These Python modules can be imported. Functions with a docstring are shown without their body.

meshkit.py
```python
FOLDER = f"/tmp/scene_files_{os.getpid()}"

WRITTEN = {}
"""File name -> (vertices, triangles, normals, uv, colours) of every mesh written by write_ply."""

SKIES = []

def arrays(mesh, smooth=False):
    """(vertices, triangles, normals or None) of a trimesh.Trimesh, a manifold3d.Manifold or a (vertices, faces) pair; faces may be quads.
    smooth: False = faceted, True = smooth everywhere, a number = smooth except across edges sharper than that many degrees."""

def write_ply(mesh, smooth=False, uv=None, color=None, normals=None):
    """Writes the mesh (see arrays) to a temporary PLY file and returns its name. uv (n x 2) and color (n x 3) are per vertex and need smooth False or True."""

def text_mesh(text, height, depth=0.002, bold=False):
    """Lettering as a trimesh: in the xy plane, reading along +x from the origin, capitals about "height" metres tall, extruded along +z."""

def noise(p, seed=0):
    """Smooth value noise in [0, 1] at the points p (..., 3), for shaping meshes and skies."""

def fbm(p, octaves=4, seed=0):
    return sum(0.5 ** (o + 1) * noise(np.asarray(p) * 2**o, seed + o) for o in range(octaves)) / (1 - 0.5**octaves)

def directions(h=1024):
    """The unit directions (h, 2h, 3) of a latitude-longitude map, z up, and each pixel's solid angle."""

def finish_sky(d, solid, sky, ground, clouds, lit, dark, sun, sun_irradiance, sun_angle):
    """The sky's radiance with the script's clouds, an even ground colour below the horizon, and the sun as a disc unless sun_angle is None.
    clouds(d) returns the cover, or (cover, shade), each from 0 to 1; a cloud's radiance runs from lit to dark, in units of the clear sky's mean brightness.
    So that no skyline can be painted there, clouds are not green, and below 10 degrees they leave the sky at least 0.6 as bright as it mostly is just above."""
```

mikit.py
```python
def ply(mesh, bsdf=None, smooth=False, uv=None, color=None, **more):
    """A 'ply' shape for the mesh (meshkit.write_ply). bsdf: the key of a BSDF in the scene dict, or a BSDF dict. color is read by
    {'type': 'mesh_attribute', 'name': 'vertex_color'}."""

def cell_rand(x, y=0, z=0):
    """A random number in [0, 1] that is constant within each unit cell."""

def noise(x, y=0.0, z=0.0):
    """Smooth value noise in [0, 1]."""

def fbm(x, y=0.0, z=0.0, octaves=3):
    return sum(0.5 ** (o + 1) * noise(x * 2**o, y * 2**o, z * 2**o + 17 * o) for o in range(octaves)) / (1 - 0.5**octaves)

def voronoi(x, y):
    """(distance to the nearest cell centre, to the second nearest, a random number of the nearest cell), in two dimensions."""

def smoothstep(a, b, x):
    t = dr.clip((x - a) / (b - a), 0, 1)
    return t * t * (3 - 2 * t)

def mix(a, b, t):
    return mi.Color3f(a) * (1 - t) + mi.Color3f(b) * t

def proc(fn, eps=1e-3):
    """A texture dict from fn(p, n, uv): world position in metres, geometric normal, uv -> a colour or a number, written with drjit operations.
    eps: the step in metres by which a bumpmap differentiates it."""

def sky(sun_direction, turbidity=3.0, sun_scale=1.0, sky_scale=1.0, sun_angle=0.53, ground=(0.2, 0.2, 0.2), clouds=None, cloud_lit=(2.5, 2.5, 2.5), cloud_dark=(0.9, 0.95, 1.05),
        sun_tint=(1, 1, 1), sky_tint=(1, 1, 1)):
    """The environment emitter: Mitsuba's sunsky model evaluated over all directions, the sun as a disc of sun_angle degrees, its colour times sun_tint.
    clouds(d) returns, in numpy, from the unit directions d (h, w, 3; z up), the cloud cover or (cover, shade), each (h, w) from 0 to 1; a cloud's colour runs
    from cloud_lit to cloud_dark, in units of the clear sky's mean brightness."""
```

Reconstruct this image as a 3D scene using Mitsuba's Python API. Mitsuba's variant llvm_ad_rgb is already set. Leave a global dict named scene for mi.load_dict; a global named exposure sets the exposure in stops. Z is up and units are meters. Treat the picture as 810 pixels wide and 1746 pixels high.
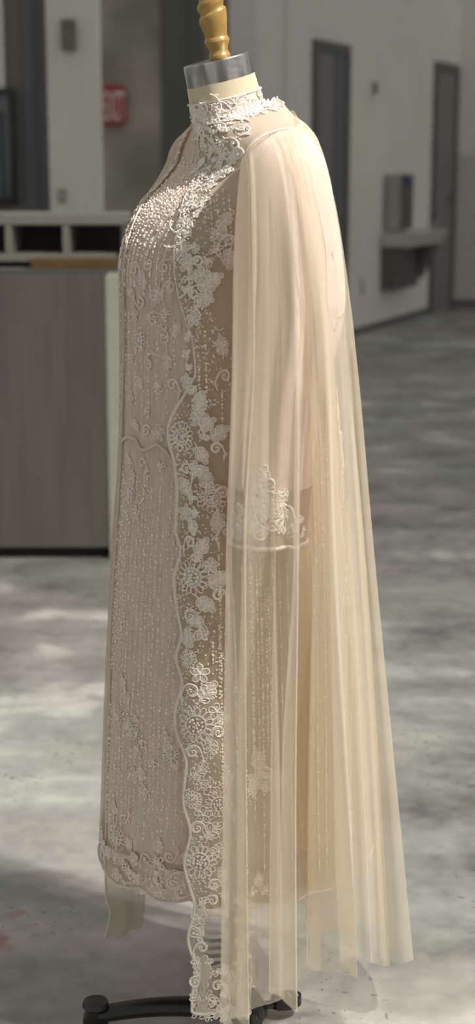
import math, random
import numpy as np, trimesh, mitsuba as mi, drjit as dr, mikit, meshkit
from scipy.interpolate import PchipInterpolator as PCH
from shapely.geometry import Polygon, Point
from mikit import proc, noise, fbm, smoothstep, mix

T = mi.ScalarTransform4f
scene, labels = {}, {}
rng = np.random.default_rng(7)
random.seed(7)

# ------------------------------------------------------------------ camera, light, exposure
CAM_H, FOCAL, PITCH = 1.35, 2700.0, math.radians(12.4)
scene['camera'] = {
    'type': 'thinlens', 'fov': 2 * math.degrees(math.atan(405 / FOCAL)), 'fov_axis': 'x',
    'aperture_radius': 0.0075, 'focus_distance': 2.36, 'near_clip': 0.05, 'far_clip': 200.0,
    'to_world': T().look_at(origin=[0, 0, CAM_H], target=[0, math.cos(PITCH), CAM_H - math.sin(PITCH)], up=[0, 0, 1])}
exposure = 0.0
FILL = (0.345, 0.340, 0.322)
KEY_POS, KEY_RADIUS, KEY_RADIANCE = np.array([3.15, 0.45, 5.6]), 0.13, np.array([1.0, 0.945, 0.87]) * 3150
scene['daylight'] = {'type': 'constant', 'radiance': {'type': 'rgb', 'value': list(FILL)}}


def ray(px, py):
    a, b = (px - 405) / FOCAL, (873 - py) / FOCAL
    return np.array([a, math.cos(PITCH) + b * math.sin(PITCH), -math.sin(PITCH) + b * math.cos(PITCH)])


def at_depth(px, py, y):
    """The point at distance y along the room that the photograph shows at a pixel: used to measure sizes and places."""
    r = ray(px, py)
    return np.array([0, 0, CAM_H]) + r * y / r[1]


def on_floor(px, py):
    r = ray(px, py)
    return np.array([0, 0, CAM_H]) - r * CAM_H / r[2]


def project(p):
    p = np.asarray(p, float) - [0, 0, CAM_H]
    z = p[..., 1] * math.cos(PITCH) - p[..., 2] * math.sin(PITCH)
    y = p[..., 1] * math.sin(PITCH) + p[..., 2] * math.cos(PITCH)
    return np.stack([405 + FOCAL * p[..., 0] / z, 873 - FOCAL * y / z], -1)


# ------------------------------------------------------------------ materials
def rgb(*c):
    return {'type': 'rgb', 'value': [float(x) for x in c]}


def s2l(r, g, b):
    return [((c / 255) / 12.92 if c < 10.3 else (((c / 255) + 0.055) / 1.055) ** 2.4) for c in (r, g, b)]


def pb(name, color, rough=0.5, spec=0.5, metal=0.0, bump=None, scale=1.0, **more):
    d = {'type': 'principled', 'base_color': color if isinstance(color, dict) else rgb(*color), 'roughness': rough, 'specular': spec, 'metallic': metal, **more}
    if bump:
        d = {'type': 'bumpmap', 'nested_texture': bump, 'nested_bsdf': d, 'scale': scale}
        d = {'type': 'bumpmap', 'arbitrary': bump, 'bsdf': d['nested_bsdf'], 'scale': scale}
    scene[name] = {'type': 'twosided', 'bsdf': d}
    return name


def floor_color(p, n, uv):
    x, y = p.x, p.y
    warp = fbm(x * 2.0, y * 2.0, 3.0, 3)
    big = fbm(x * 0.9 + warp * 1.3, y * 0.9 + warp, 0.0, 4)
    mid = fbm(x * 5 + warp * 3, y * 5, 7.0, 4)
    fine = fbm(x * 28, y * 28, 11.0, 3)
    streak = fbm(x * 2.2 + warp * 2, y * 9.0, 21.0, 4)
    v = 0.315 + 0.13 * dr.exp(-dr.square((x + 0.55) / 0.55) - dr.square((y - 3.0) / 0.6)) + 0.22 * (big - 0.5) + 0.28 * (mid - 0.5) + 0.14 * (fine - 0.5) + 0.20 * (streak - 0.5)  # the broad pale patch is a pool of light painted into the floor
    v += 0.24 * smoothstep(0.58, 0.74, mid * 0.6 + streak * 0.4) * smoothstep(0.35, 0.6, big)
    speck = smoothstep(0.86, 0.93, noise(x * 120, y * 120, 5.0)) * smoothstep(0.5, 0.7, noise(x * 6, y * 6, 2.0))
    v = dr.clip(v * (1 - 0.5 * speck), 0.04, 0.9)
    c = mix((1.02, 1.0, 0.92), (0.97, 1.0, 0.93), smoothstep(0.35, 0.65, fbm(x * 1.7, y * 1.7, 31.0, 2)))
    c = mix(c, mi.Color3f(1.05, 0.98, 0.93), smoothstep(0.5, 0.7, fbm(x * 2.3, y * 2.3, 41.0, 2)))
    c = c * v
    for (cx, cy, rx, ry, s) in ((-0.43, 2.575, 0.030, 0.035, 0.55), (-0.405, 2.69, 0.016, 0.022, 0.35), (-0.46, 2.42, 0.035, 0.05, 0.5), (-0.38, 2.86, 0.02, 0.02, 0.2)):
        d = dr.sqrt(dr.square((x - cx) / rx) + dr.square((y - cy) / ry)) + 0.9 * (noise(x * 60, y * 60, 3.0) - 0.5)
        c = mix(c, mi.Color3f(0.42, 0.09, 0.09), s * (1 - smoothstep(0.5, 1.1, d)))
    return c


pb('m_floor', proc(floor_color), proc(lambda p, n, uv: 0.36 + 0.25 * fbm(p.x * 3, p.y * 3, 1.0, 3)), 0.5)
pb('m_wall', proc(lambda p, n, uv: mi.Color3f(0.74, 0.735, 0.68) * (0.94 + 0.12 * fbm(p.x * 1.5 + p.y, p.z * 1.5, 0.0, 3))), 0.85, 0.2)
pb('m_wall_dark', proc(lambda p, n, uv: mi.Color3f(0.58, 0.56, 0.53) * (0.94 + 0.12 * fbm(p.x * 1.5 + p.y, p.z * 1.5, 0.0, 3))), 0.8, 0.2)
pb('m_pier', proc(lambda p, n, uv: mi.Color3f(0.80, 0.77, 0.71) * (0.95 + 0.1 * fbm(p.x * 3, p.z * 2, 0.0, 3))), 0.85, 0.2)
pb('m_concrete', proc(lambda p, n, uv: mi.Color3f(0.39, 0.365, 0.31) * (0.5 + 1.0 * fbm(p.x * 3.0, p.z * 3.0, 2.0, 5))), 0.85, 0.2)
pb('m_dark', (0.15, 0.155, 0.17), 0.6, 0.3)
pb('m_dark_green', (0.16, 0.165, 0.145), 0.7, 0.3)
pb('m_dark_door', (0.21, 0.208, 0.212), 0.55, 0.4)
pb('m_door_frame', (0.115, 0.114, 0.12), 0.5, 0.4)
pb('m_grey', s2l(125, 122, 116), 0.7, 0.3)
pb('m_black', (0.012, 0.012, 0.014), 0.28, 0.6)
pb('m_black_matte', (0.02, 0.02, 0.02), 0.7, 0.3)
pb('m_board', s2l(152, 150, 142), 0.6, 0.35)
pb('m_cubby', s2l(112, 110, 110), 0.8, 0.2)
pb('m_panel', proc(lambda p, n, uv: mix(s2l(92, 89, 84), s2l(122, 118, 111), dr.clip(0.1 + 0.9 * fbm(p.x * 14, p.z * 1.4, 3.0, 4) + 0.35 * (noise(p.x * 120, p.z * 3, 0.0) - 0.5), 0, 1))), 0.6, 0.3)
pb('m_endpanel', s2l(184, 184, 172), 0.5, 0.4)
pb('m_wood', proc(lambda p, n, uv: mix(s2l(92, 72, 42), s2l(140, 112, 70), fbm(p.x * 6, p.y * 40, 0.0, 3))), 0.5, 0.4)
pb('m_red', s2l(178, 36, 48), 0.5, 0.4)
pb('m_white', s2l(228, 224, 218), 0.5, 0.4)
pb('m_beige_box', s2l(128, 124, 108), 0.6, 0.3)
pb('m_steel', (0.62, 0.60, 0.57), 0.45, 0.5, 0.5)
pb('m_steel_dark', (0.16, 0.15, 0.145), 0.45, 0.5, 0.6)
pb('m_bronze', (0.35, 0.24, 0.13), 0.4, 0.5, 0.8)
scene['m_led'] = {'type': 'twosided', 'bsdf': {'type': 'diffuse', 'reflectance': rgb(0.02, 0.05, 0.3)}}
pb('m_chrome', proc(lambda p, n, uv: mix((0.30, 0.29, 0.28), (0.82, 0.80, 0.77), smoothstep(0.3, 0.7, fbm(p.x * 75 + p.z * 12, p.y * 75, p.z * 9, 3)))), proc(lambda p, n, uv: 0.24 + 0.14 * noise(p.x * 60, p.y * 60, p.z * 200)), 0.5, 1.0)  # pale and dark streaks are reflections painted into the metal colour
pb('m_linen', proc(lambda p, n, uv: mi.Color3f(0.66, 0.585, 0.42) * (0.93 + 0.14 * noise(p.x * 900, p.y * 900, p.z * 900))), 0.8, 0.2)
pb('m_gold', proc(lambda p, n, uv: mix((0.36, 0.215, 0.05), (0.55, 0.36, 0.11), fbm(p.x * 70, p.y * 70, p.z * 40, 3))), 0.36, 0.6, 0.25, clearcoat=0.4, clearcoat_gloss=0.7)
pb('m_pane', s2l(118, 128, 132), 0.15, 0.6)

SATIN = proc(lambda p, n, uv: mi.Color3f(0.655, 0.54, 0.46) * (0.86 + 0.28 * fbm(p.x * 260, p.y * 260, p.z * 30, 2)))
pb('m_dress', SATIN, 0.5, 0.4, sheen=0.3)
VC = {'type': 'mesh_attribute', 'name': 'vertex_color'}
pb('m_lace', (0.78, 0.71, 0.635), 0.36, 0.6, sheen=0.3)
pb('m_embroidery', VC, 0.38, 0.6, sheen=0.3)
pb('m_lace_dress', (0.68, 0.58, 0.505), 0.38, 0.6, sheen=0.2)
pb('m_lace_far', (0.30, 0.25, 0.18), 0.5, 0.4)
pb('m_bead', (0.94, 0.87, 0.80), 0.15, 1.0)
pb('m_bead_coat', (0.92, 0.86, 0.74), 0.16, 0.9)
pb('m_pearl', (0.86, 0.82, 0.76), 0.14, 0.8, clearcoat=0.6)


def sheer(name, color, opacity, trans=0.9):
    """Fine net: the part of the area that its threads cover is opacity, with the weave's unevenness."""
    scene[name] = {'type': 'mask',
                   'opacity': proc(lambda p, n, uv: dr.clip(opacity * (0.88 + 0.24 * noise(p.x * 170, p.y * 170, p.z * 170)), 0, 1)),
                   'bsdf': {'type': 'principledthin', 'base_color': rgb(*color), 'roughness': 0.6, 'diff_trans': trans, 'spec_trans': 0.0, 'sheen': 0.4, 'eta': 1.3}}


sheer('m_tulle', (0.90, 0.825, 0.69), 0.355, 0.6)
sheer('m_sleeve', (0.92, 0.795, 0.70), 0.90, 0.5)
NET = lambda p: 0.5 + 0.36 * smoothstep(1.16, 1.34, p.z)       # net made denser towards the shoulders to put their lit tone in
scene['m_coat'] = {'type': 'mask', 'opacity': proc(lambda p, n, uv: dr.clip(NET(p) * (0.88 + 0.24 * noise(p.x * 170, p.y * 170, p.z * 170)), 0, 1)),
                   'bsdf': {'type': 'principledthin', 'base_color': proc(lambda p, n, uv: mix((0.70, 0.60, 0.44), (0.76, 0.665, 0.545), smoothstep(1.16, 1.34, p.z))), 'roughness': 0.6, 'diff_trans': 0.5, 'spec_trans': 0.0, 'sheen': 0.4, 'eta': 1.3}}  # colour lightens upward: light on the shoulders painted in
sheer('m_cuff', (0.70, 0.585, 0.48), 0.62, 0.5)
sheer('m_band', (0.74, 0.66, 0.55), 0.55, 0.5)
sheer('m_band_shaded', (0.46, 0.40, 0.29), 0.62, 0.5)  # darker copy of the band net, with shade put into its colour
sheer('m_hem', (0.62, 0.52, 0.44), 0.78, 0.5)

# ------------------------------------------------------------------ helpers
counts = {}


def key_for(name):
    n = counts.get(name, 0)
    counts[name] = n + 1
    return name if n == 0 else f'{name}_{n:03d}'


def put(name, mesh, mat, smooth=False, label=None, cat=None, group=None, kind=None, **more):
    k = key_for(name)
    scene[k] = mikit.ply(mesh, mat, smooth, **more)
    tag(k, label, cat, group, kind)
    return k


def tag(k, label=None, cat=None, group=None, kind=None):
    d = {a: b for a, b in (('label', label), ('category', cat), ('group', group), ('kind', kind)) if b}
    if d:
        labels[k] = {**labels.get(k, {}), **d}


def box(x0, x1, y0, y1, z0, z1, bevel=0.0):
    if bevel:
        import manifold3d as m3
        c = m3.Manifold.cube([x1 - x0 - 2 * bevel, y1 - y0 - 2 * bevel, z1 - z0 - 2 * bevel]).translate([x0 + bevel, y0 + bevel, z0 + bevel])
        parts = []
        for ax in range(3):
            s = [bevel * (i == ax) for i in range(3)]
            parts += [c.translate(s), c.translate([-v for v in s])]
        m = m3.Manifold.batch_hull(parts).to_mesh()
        return trimesh.Trimesh(m.vert_properties[:, :3], m.tri_verts, process=False)
    b = trimesh.creation.box([x1 - x0, y1 - y0, z1 - z0])
    b.apply_translation([(x0 + x1) / 2, (y0 + y1) / 2, (z0 + z1) / 2])
    return b


def tube(P, r, sides=5, closed=False, cap=True):
    P = np.asarray(P, float)
    n = len(P)
    if closed:
        t = np.roll(P, -1, 0) - np.roll(P, 1, 0)
    else:
        t = np.gradient(P, axis=0)
    t /= np.linalg.norm(t, axis=1, keepdims=True) + 1e-12
    ref = np.where(np.abs(t[:, 1:2]) < 0.9, [[0, 1.0, 0]], [[1.0, 0, 0]])
    a = np.cross(t, ref)
    a /= np.linalg.norm(a, axis=1, keepdims=True) + 1e-12
    b = np.cross(t, a)
    ang = np.arange(sides) * 2 * np.pi / sides
    rr = np.broadcast_to(np.asarray(r, float), (n,))[:, None, None]
    V = P[:, None] + rr * (np.cos(ang)[None, :, None] * a[:, None] + np.sin(ang)[None, :, None] * b[:, None])
    m = n if closed else n - 1
    i, j = np.meshgrid(np.arange(m), np.arange(sides), indexing='ij')
    i2, j2 = (i + 1) % n, (j + 1) % sides
    q = np.stack([i * sides + j, i2 * sides + j, i2 * sides + j2, i * sides + j2], -1).reshape(-1, 4)
    F = np.vstack([q[:, [0, 1, 2]], q[:, [0, 2, 3]]])
    V = V.reshape(-1, 3)
    if not closed and cap:
        k = np.arange(1, sides - 1)
        F = np.vstack([F, np.stack([k * 0, k, k + 1], 1), np.stack([k * 0, k + 1, k], 1) + (n - 1) * sides])
    return V, F


def join(parts):
    V, F, n = [], [], 0
    for v, f in parts:
        V.append(v)
        F.append(f + n)
        n += len(v)
    return np.vstack(V), np.vstack(F)


def grid_faces(n, m, close_m=False, keep=None):
    i, j = np.meshgrid(np.arange(n - 1), np.arange(m if close_m else m - 1), indexing='ij')
    if keep is not None:
        i, j = i[keep], j[keep]
    j2 = (j + 1) % m
    q = np.stack([i * m + j, (i + 1) * m + j, (i + 1) * m + j2, i * m + j2], -1).reshape(-1, 4)
    return np.vstack([q[:, [0, 1, 2]], q[:, [0, 2, 3]]])


def lathe(profile, seg=48):
    """profile: rows (radius, height) -> closed surface about z."""
    p = np.asarray(profile, float)
    a = np.arange(seg) * 2 * np.pi / seg
    V = np.stack([p[:, None, 0] * np.cos(a), p[:, None, 0] * np.sin(a), np.broadcast_to(p[:, None, 1], (len(p), seg))], -1).reshape(-1, 3)
    return trimesh.Trimesh(V, grid_faces(len(p), seg, True)[:, ::-1], process=False)


def xf(mesh, M):
    m = mesh.copy()
    m.apply_transform(M)
    return m


def frame(z, x, o):
    z = np.asarray(z, float) / np.linalg.norm(z)
    x = np.asarray(x, float) - z * np.dot(x, z)
    x /= np.linalg.norm(x)
    M = np.eye(4)
    M[:3, 0], M[:3, 1], M[:3, 2], M[:3, 3] = x, np.cross(z, x), z, o
    return M


ICO = trimesh.creation.icosphere(0)
ICO1 = trimesh.creation.icosphere(1)


def balls(P, r, ico=ICO):
    P = np.asarray(P, float)
    r = np.broadcast_to(np.asarray(r, float), (len(P),))
    V = (P[:, None] + r[:, None, None] * ico.vertices[None]).reshape(-1, 3)
    F = (ico.faces[None] + (np.arange(len(P)) * len(ico.vertices))[:, None, None]).reshape(-1, 3)
    return V, F


# ------------------------------------------------------------------ the room
R0, R1 = on_floor(605, 572), on_floor(717, 538.6)
RD = (R1 - R0) / np.linalg.norm(R1 - R0)
RN = np.array([RD[1], -RD[0], 0.0])           # out of the wall, towards the camera's side


def right_s(px):
    """Distance along the right wall's foot of what the photograph shows at column px."""
    k = (px - 405) / FOCAL
    c, s = math.cos(PITCH), math.sin(PITCH)
    # x = k * (y c + H s)
    return (k * (R0[1] * c + CAM_H * s) - R0[0]) / (RD[0] - k * RD[1] * c)


def wall_box(s0, s1, z0, z1, d0, d1):
    """A box on the right wall: along it from s0 to s1, in front of it from d0 to d1."""
    pts = [R0 + RD * s + RN * d + [0, 0, z] for s in (s0, s1) for d in (d0, d1) for z in (z0, z1)]
    return trimesh.convex.convex_hull(np.array(pts) - 0)


def height_at(px, py, s):
    p = R0 + RD * s
    return at_depth(px, py, p[1])[2]


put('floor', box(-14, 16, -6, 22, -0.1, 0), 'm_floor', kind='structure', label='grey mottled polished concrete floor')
sl, sr = right_s(437), right_s(770)
put('wall_right', wall_box(sl, sr, 0, 7.2, -0.2, 0), 'm_wall', kind='structure', label='light grey wall receding behind the gown with doors and drinking fountain')
PR = R0 + RD * sr
far_split = at_depth(790, 262, PR[1])[2]
put('wall_far', box(PR[0] - 0.05, PR[0] + 9, PR[1], PR[1] + 0.2, far_split, 7.2), 'm_wall', kind='structure')
put('wall_far__lower_part', box(PR[0] - 0.05, PR[0] + 9, PR[1] - 0.02, PR[1] + 0.2, 0, far_split), 'm_wall_dark')  # far wall is darker below the split height
put('baseboard_far', box(PR[0], PR[0] + 9, PR[1] - 0.045, PR[1] - 0.02, 0, 0.07), 'm_cubby', kind='structure')


def right_door(name, p0, p1, ptop, split, label):
    s0, s1 = right_s(p0), right_s(p1)
    zt = height_at(p0, ptop, s0)
    k = put(name, join([(m.vertices, m.faces) for m in (wall_box(s0, s0 + 0.07, 0, zt, 0, 0.03), wall_box(s1 - 0.07, s1, 0, zt, 0, 0.03), wall_box(s0, s1, zt - 0.07, zt, 0, 0.03))]), 'm_door_frame', kind='structure', label=label)
    ss = right_s(split) if split else s1 - 0.07
    put(k + '__leaf', wall_box(s0 + 0.07, ss, 0.01, zt - 0.07, 0, 0.012), 'm_dark_door')
    if split:
        put(k + '__side_leaf', wall_box(ss + 0.01, s1 - 0.07, 0.01, zt - 0.07, 0, 0.018), 'm_dark')
    hz = 1.03
    hs = ss - 0.1
    put(k + '__handle', join([(m.vertices, m.faces) for m in (wall_box(hs - 0.06, hs + 0.02, hz, hz + 0.03, 0.05, 0.07), wall_box(hs - 0.01, hs + 0.02, hz, hz + 0.03, 0.012, 0.06))]), 'm_bronze')
    return s0, s1


d1 = right_door('door_1', 527, 586, 66, 562, 'dark grey double door nearest the gown in the light wall')
d2 = right_door('door_2', 729, 768, 104, None, 'tall dark grey door at the far end of the light wall')
for a, b in ((sl, d1[0]), (d1[1], d2[0])):
    put('baseboard_right', wall_box(a, b, 0, 0.06, 0, 0.015), 'm_cubby', kind='structure')

# drinking fountain on the right wall
fs = [right_s(p) for p in (648, 668, 687)]
zt, zb, zz = height_at(660, 298, fs[0]), height_at(650, 393, fs[0]), height_at(650, 495, fs[0])
tag('drinking_fountain', 'wall-mounted steel drinking fountain with a bottle filler and basin between the two doors', 'drinking fountain')
put('drinking_fountain__filler_panel', wall_box(fs[0], fs[1], zb, zt, 0, 0.06), 'm_board')
put('drinking_fountain__filler_recess', wall_box(fs[1], fs[2], zb, zt, 0, 0.07), 'm_steel_dark', label='dark bottle-filling recess')
lz = height_at(676, 309, fs[1])
put('drinking_fountain__indicator_light', wall_box(fs[1] + 0.05, fs[1] + 0.14, lz - 0.03, lz + 0.03, 0.07, 0.075), 'm_led', label='small blue light')
se = right_s(704)
zr = zb - 0.02
basin = []
for (s0_, s1_, za, zb_, da, db) in ((fs[0] - 0.05, se, zr - 0.035, zr, 0, 0.30),):
    basin.append(wall_box(s0_, s1_, za, zb_, da, db))
basin.append(wall_box(fs[0] - 0.05, se, zr - 0.11, zr - 0.035, 0.02, 0.26))
put('drinking_fountain__basin', join([(m.vertices, m.faces) for m in basin]), 'm_steel', label='steel basin with an overhanging rim')
put('drinking_fountain__apron', wall_box(fs[0] - 0.02, fs[2] + 0.02, zz, zr - 0.11, 0, 0.12), 'm_steel_dark')
c = [R0 + RD * s + RN * d + [0, 0, z] for s in (fs[2] - 0.02, se - 0.06) for d, z in ((0.0, zr - 0.11), (0.25, zr - 0.11), (0.1, zz + 0.05), (0.0, zz + 0.05))]
put('drinking_fountain__bracket', trimesh.convex.convex_hull(np.array(c)), 'm_steel_dark')
sp = R0 + RD * (fs[2]) + RN * 0.25
put('drinking_fountain__spout', tube([[*sp[:2], zr], [*sp[:2], zr + 0.05], [*(sp + RN * 0.05)[:2], zr + 0.06]], 0.012, 8), 'm_steel', True)
s_ = right_s(624)
hz = height_at(624, 150, s_)
a = put('fire_alarm', wall_box(s_ - 0.05, s_ + 0.05, hz - 0.07, hz + 0.07, 0, 0.03), 'm_white', label='small pale alarm box high on the light wall right of the nearer door', cat='alarm')
put(a + '__strobe', wall_box(s_ - 0.025, s_ + 0.03, hz - 0.045, hz + 0.045, 0.03, 0.055), 'm_grey')
s_ = right_s(616)
hz = height_at(616, 488, s_)
a = put('wall_outlet', wall_box(s_ - 0.04, s_ + 0.04, hz - 0.06, hz + 0.06, 0, 0.008), 'm_board', label='pale outlet plate low on the light wall left of the drinking fountain', cat='outlet')
put(a + '__socket', wall_box(s_ - 0.018, s_ + 0.018, hz + 0.008, hz + 0.038, 0.008, 0.011), 'm_white')
put(a + '__socket', wall_box(s_ - 0.018, s_ + 0.018, hz - 0.038, hz - 0.008, 0.008, 0.011), 'm_white')

# left rear: concrete wall, white pier, dark door, window
YC = 11.3
x = lambda px, y, py=200: at_depth(px, py, y)[0]
put('wall_rear', box(x(165, YC), (R0 + RD * sl)[0] + 0.2, YC, YC + 0.2, 0, 7.2), 'm_concrete', kind='structure', label='mottled brown-grey concrete wall behind the dress form')
k = put('door_3', box(x(276, YC), x(345, YC), YC - 0.03, YC, 0, 2.62), 'm_dark_green', kind='structure', label='dark grey-green steel door in the concrete wall behind the neck of the dress form')
put(k + '__leaf', box(x(283, YC), x(318, YC), YC - 0.04, YC - 0.03, 0, 2.55), 'm_dark_green')
tp = at_depth(437, 45, YC)[2]
put('trim_1', box(x(430, YC), x(446, YC), YC - 0.05, YC, 0, tp), 'm_black_matte', kind='structure', label='black post at the corner of the concrete wall and the light wall')
YP = 8.6
put('wall_left', box(x(82, YP), x(171, YP), YP, YP + 0.1, 0, 7.2), 'm_pier', kind='structure', label='off-white wall pier behind the counter')
k = put('door_4', box(x(38, YP), x(87, YP), YP + 0.06, YP + 0.2, 0, 3.6), 'm_dark', kind='structure', label='dark blue-grey tall door panel left of the off-white pier')
put(k + '__jamb', box(x(58, YP), x(62, YP), YP + 0.045, YP + 0.06, 0, 3.6), 'm_door_frame')
put('wall_side', box(x(-90, YP), x(40, YP), YP + 0.08, YP + 0.3, 0, 7.2), 'm_grey', kind='structure', label='grey wall at the left edge')
put('trim_2', box(x(-40, YP), x(7, YP), YP + 0.03, YP + 0.08, 1.62, 3.3), 'm_pier', kind='structure')
zt_, zb_ = at_depth(10, 150, YP)[2], at_depth(10, 348, YP)[2]
k = put('window_1', join([(m.vertices, m.faces) for m in (box(x(-60, YP), x(25, YP), YP, YP + 0.08, zt_ - 0.03, zt_), box(x(-60, YP), x(25, YP), YP, YP + 0.08, zb_, zb_ + 0.03), box(x(15, YP), x(25, YP), YP, YP + 0.08, zb_, zt_), box(x(-60, YP), x(-52, YP), YP, YP + 0.08, zb_, zt_), box(x(-1, YP), x(3, YP), YP, YP + 0.08, zb_, zt_))]), 'm_black', kind='structure', label='black-framed interior window at the left edge')
put(k + '__pane', box(x(-54, YP), x(17, YP), YP + 0.03, YP + 0.036, zb_ + 0.02, zt_ - 0.02), 'm_pane', label='blue-grey glass')
q = at_depth(118, 60, YP)
a = put('wall_box', box(q[0] - 0.038, q[0] + 0.038, YP - 0.05, YP, q[2] - 0.078, q[2] + 0.078, 0.008), 'm_beige_box', label='small beige-green box fixed high on the off-white pier', cat='wall box')
put(a + '__lid', box(q[0] - 0.036, q[0] + 0.038, YP - 0.058, YP - 0.05, q[2] + 0.04, q[2] + 0.076), 'm_grey')
q = at_depth(106, 334, YP)
a = put('light_switch', box(q[0] - 0.022, q[0] + 0.022, YP - 0.008, YP, q[2] - 0.035, q[2] + 0.035), 'm_board', label='pale switch plate on the off-white pier just above the counter', cat='light switch')
put(a + '__toggle', box(q[0] - 0.006, q[0] + 0.006, YP - 0.018, YP - 0.008, q[2] - 0.012, q[2] + 0.012), 'm_white')

# exit sign on the concrete wall
y_s = YC - 0.06
a0, a1 = at_depth(176, 212, y_s), at_depth(213, 146, y_s)
k = put('exit_sign', box(a0[0], a1[0], y_s, YC, a0[2], a1[2], 0.006), 'm_red', label='small red sign with white letters EXIT on the concrete wall right of the pier', cat='exit sign')
txt = meshkit.text_mesh('EXIT', 0.1, 0.003, bold=True)
bb = txt.bounds
W, Hh = (a1[0] - a0[0]) * 0.95, (a1[2] - a0[2]) * 0.76
txt.apply_translation([-(bb[0][0] + bb[1][0]) / 2, -(bb[0][1] + bb[1][1]) / 2, 0])
txt.apply_scale([W / (bb[1][0] - bb[0][0]), Hh / (bb[1][1] - bb[0][1]), 1])
M = np.eye(4)
M[:3, :3] = np.array([[1, 0, 0], [0, 0, -1], [0, 1, 0]])
M[:3, 3] = [(a0[0] + a1[0]) / 2, y_s, (a0[2] + a1[2]) / 2 - 0.005]
put(k + '__lettering', xf(txt, M), 'm_white', label='white letters EXIT')

# reception counter
CY = 5.36
xr = at_depth(183, 700, CY)[0]
xl_ = xr - 2.6
tag('reception_counter', 'grey wood-grain reception counter with a row of open cubbies on top', 'counter')
put('reception_counter__toe_kick', box(xl_, xr - 0.02, CY + 0.04, CY + 0.5, 0, 0.07), 'm_black_matte')
zc = at_depth(100, 470, CY)[2]
pw = (xr - xl_) / 4
for i in range(4):
    put('reception_counter__front_panel', box(xl_ + i * pw + 0.0015, xl_ + (i + 1) * pw - 0.0015, CY, CY + 0.03, 0.045, zc, 0.002), 'm_panel')
xe = at_depth(208, 700, CY)[0]
put('reception_counter__end_panel', box(xr, xe, CY - 0.005, CY + 0.62, 0.0, zc + 0.002, 0.003), 'm_endpanel', label='pale end panel')
put('reception_counter__body', box(xl_, xr, CY + 0.03, CY + 0.6, 0.07, zc - 0.03), 'm_cubby')
put('reception_counter__worktop', box(xl_, xe, CY + 0.12, CY + 0.7, zc - 0.03, zc + 0.012, 0.003), 'm_cubby')
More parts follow.
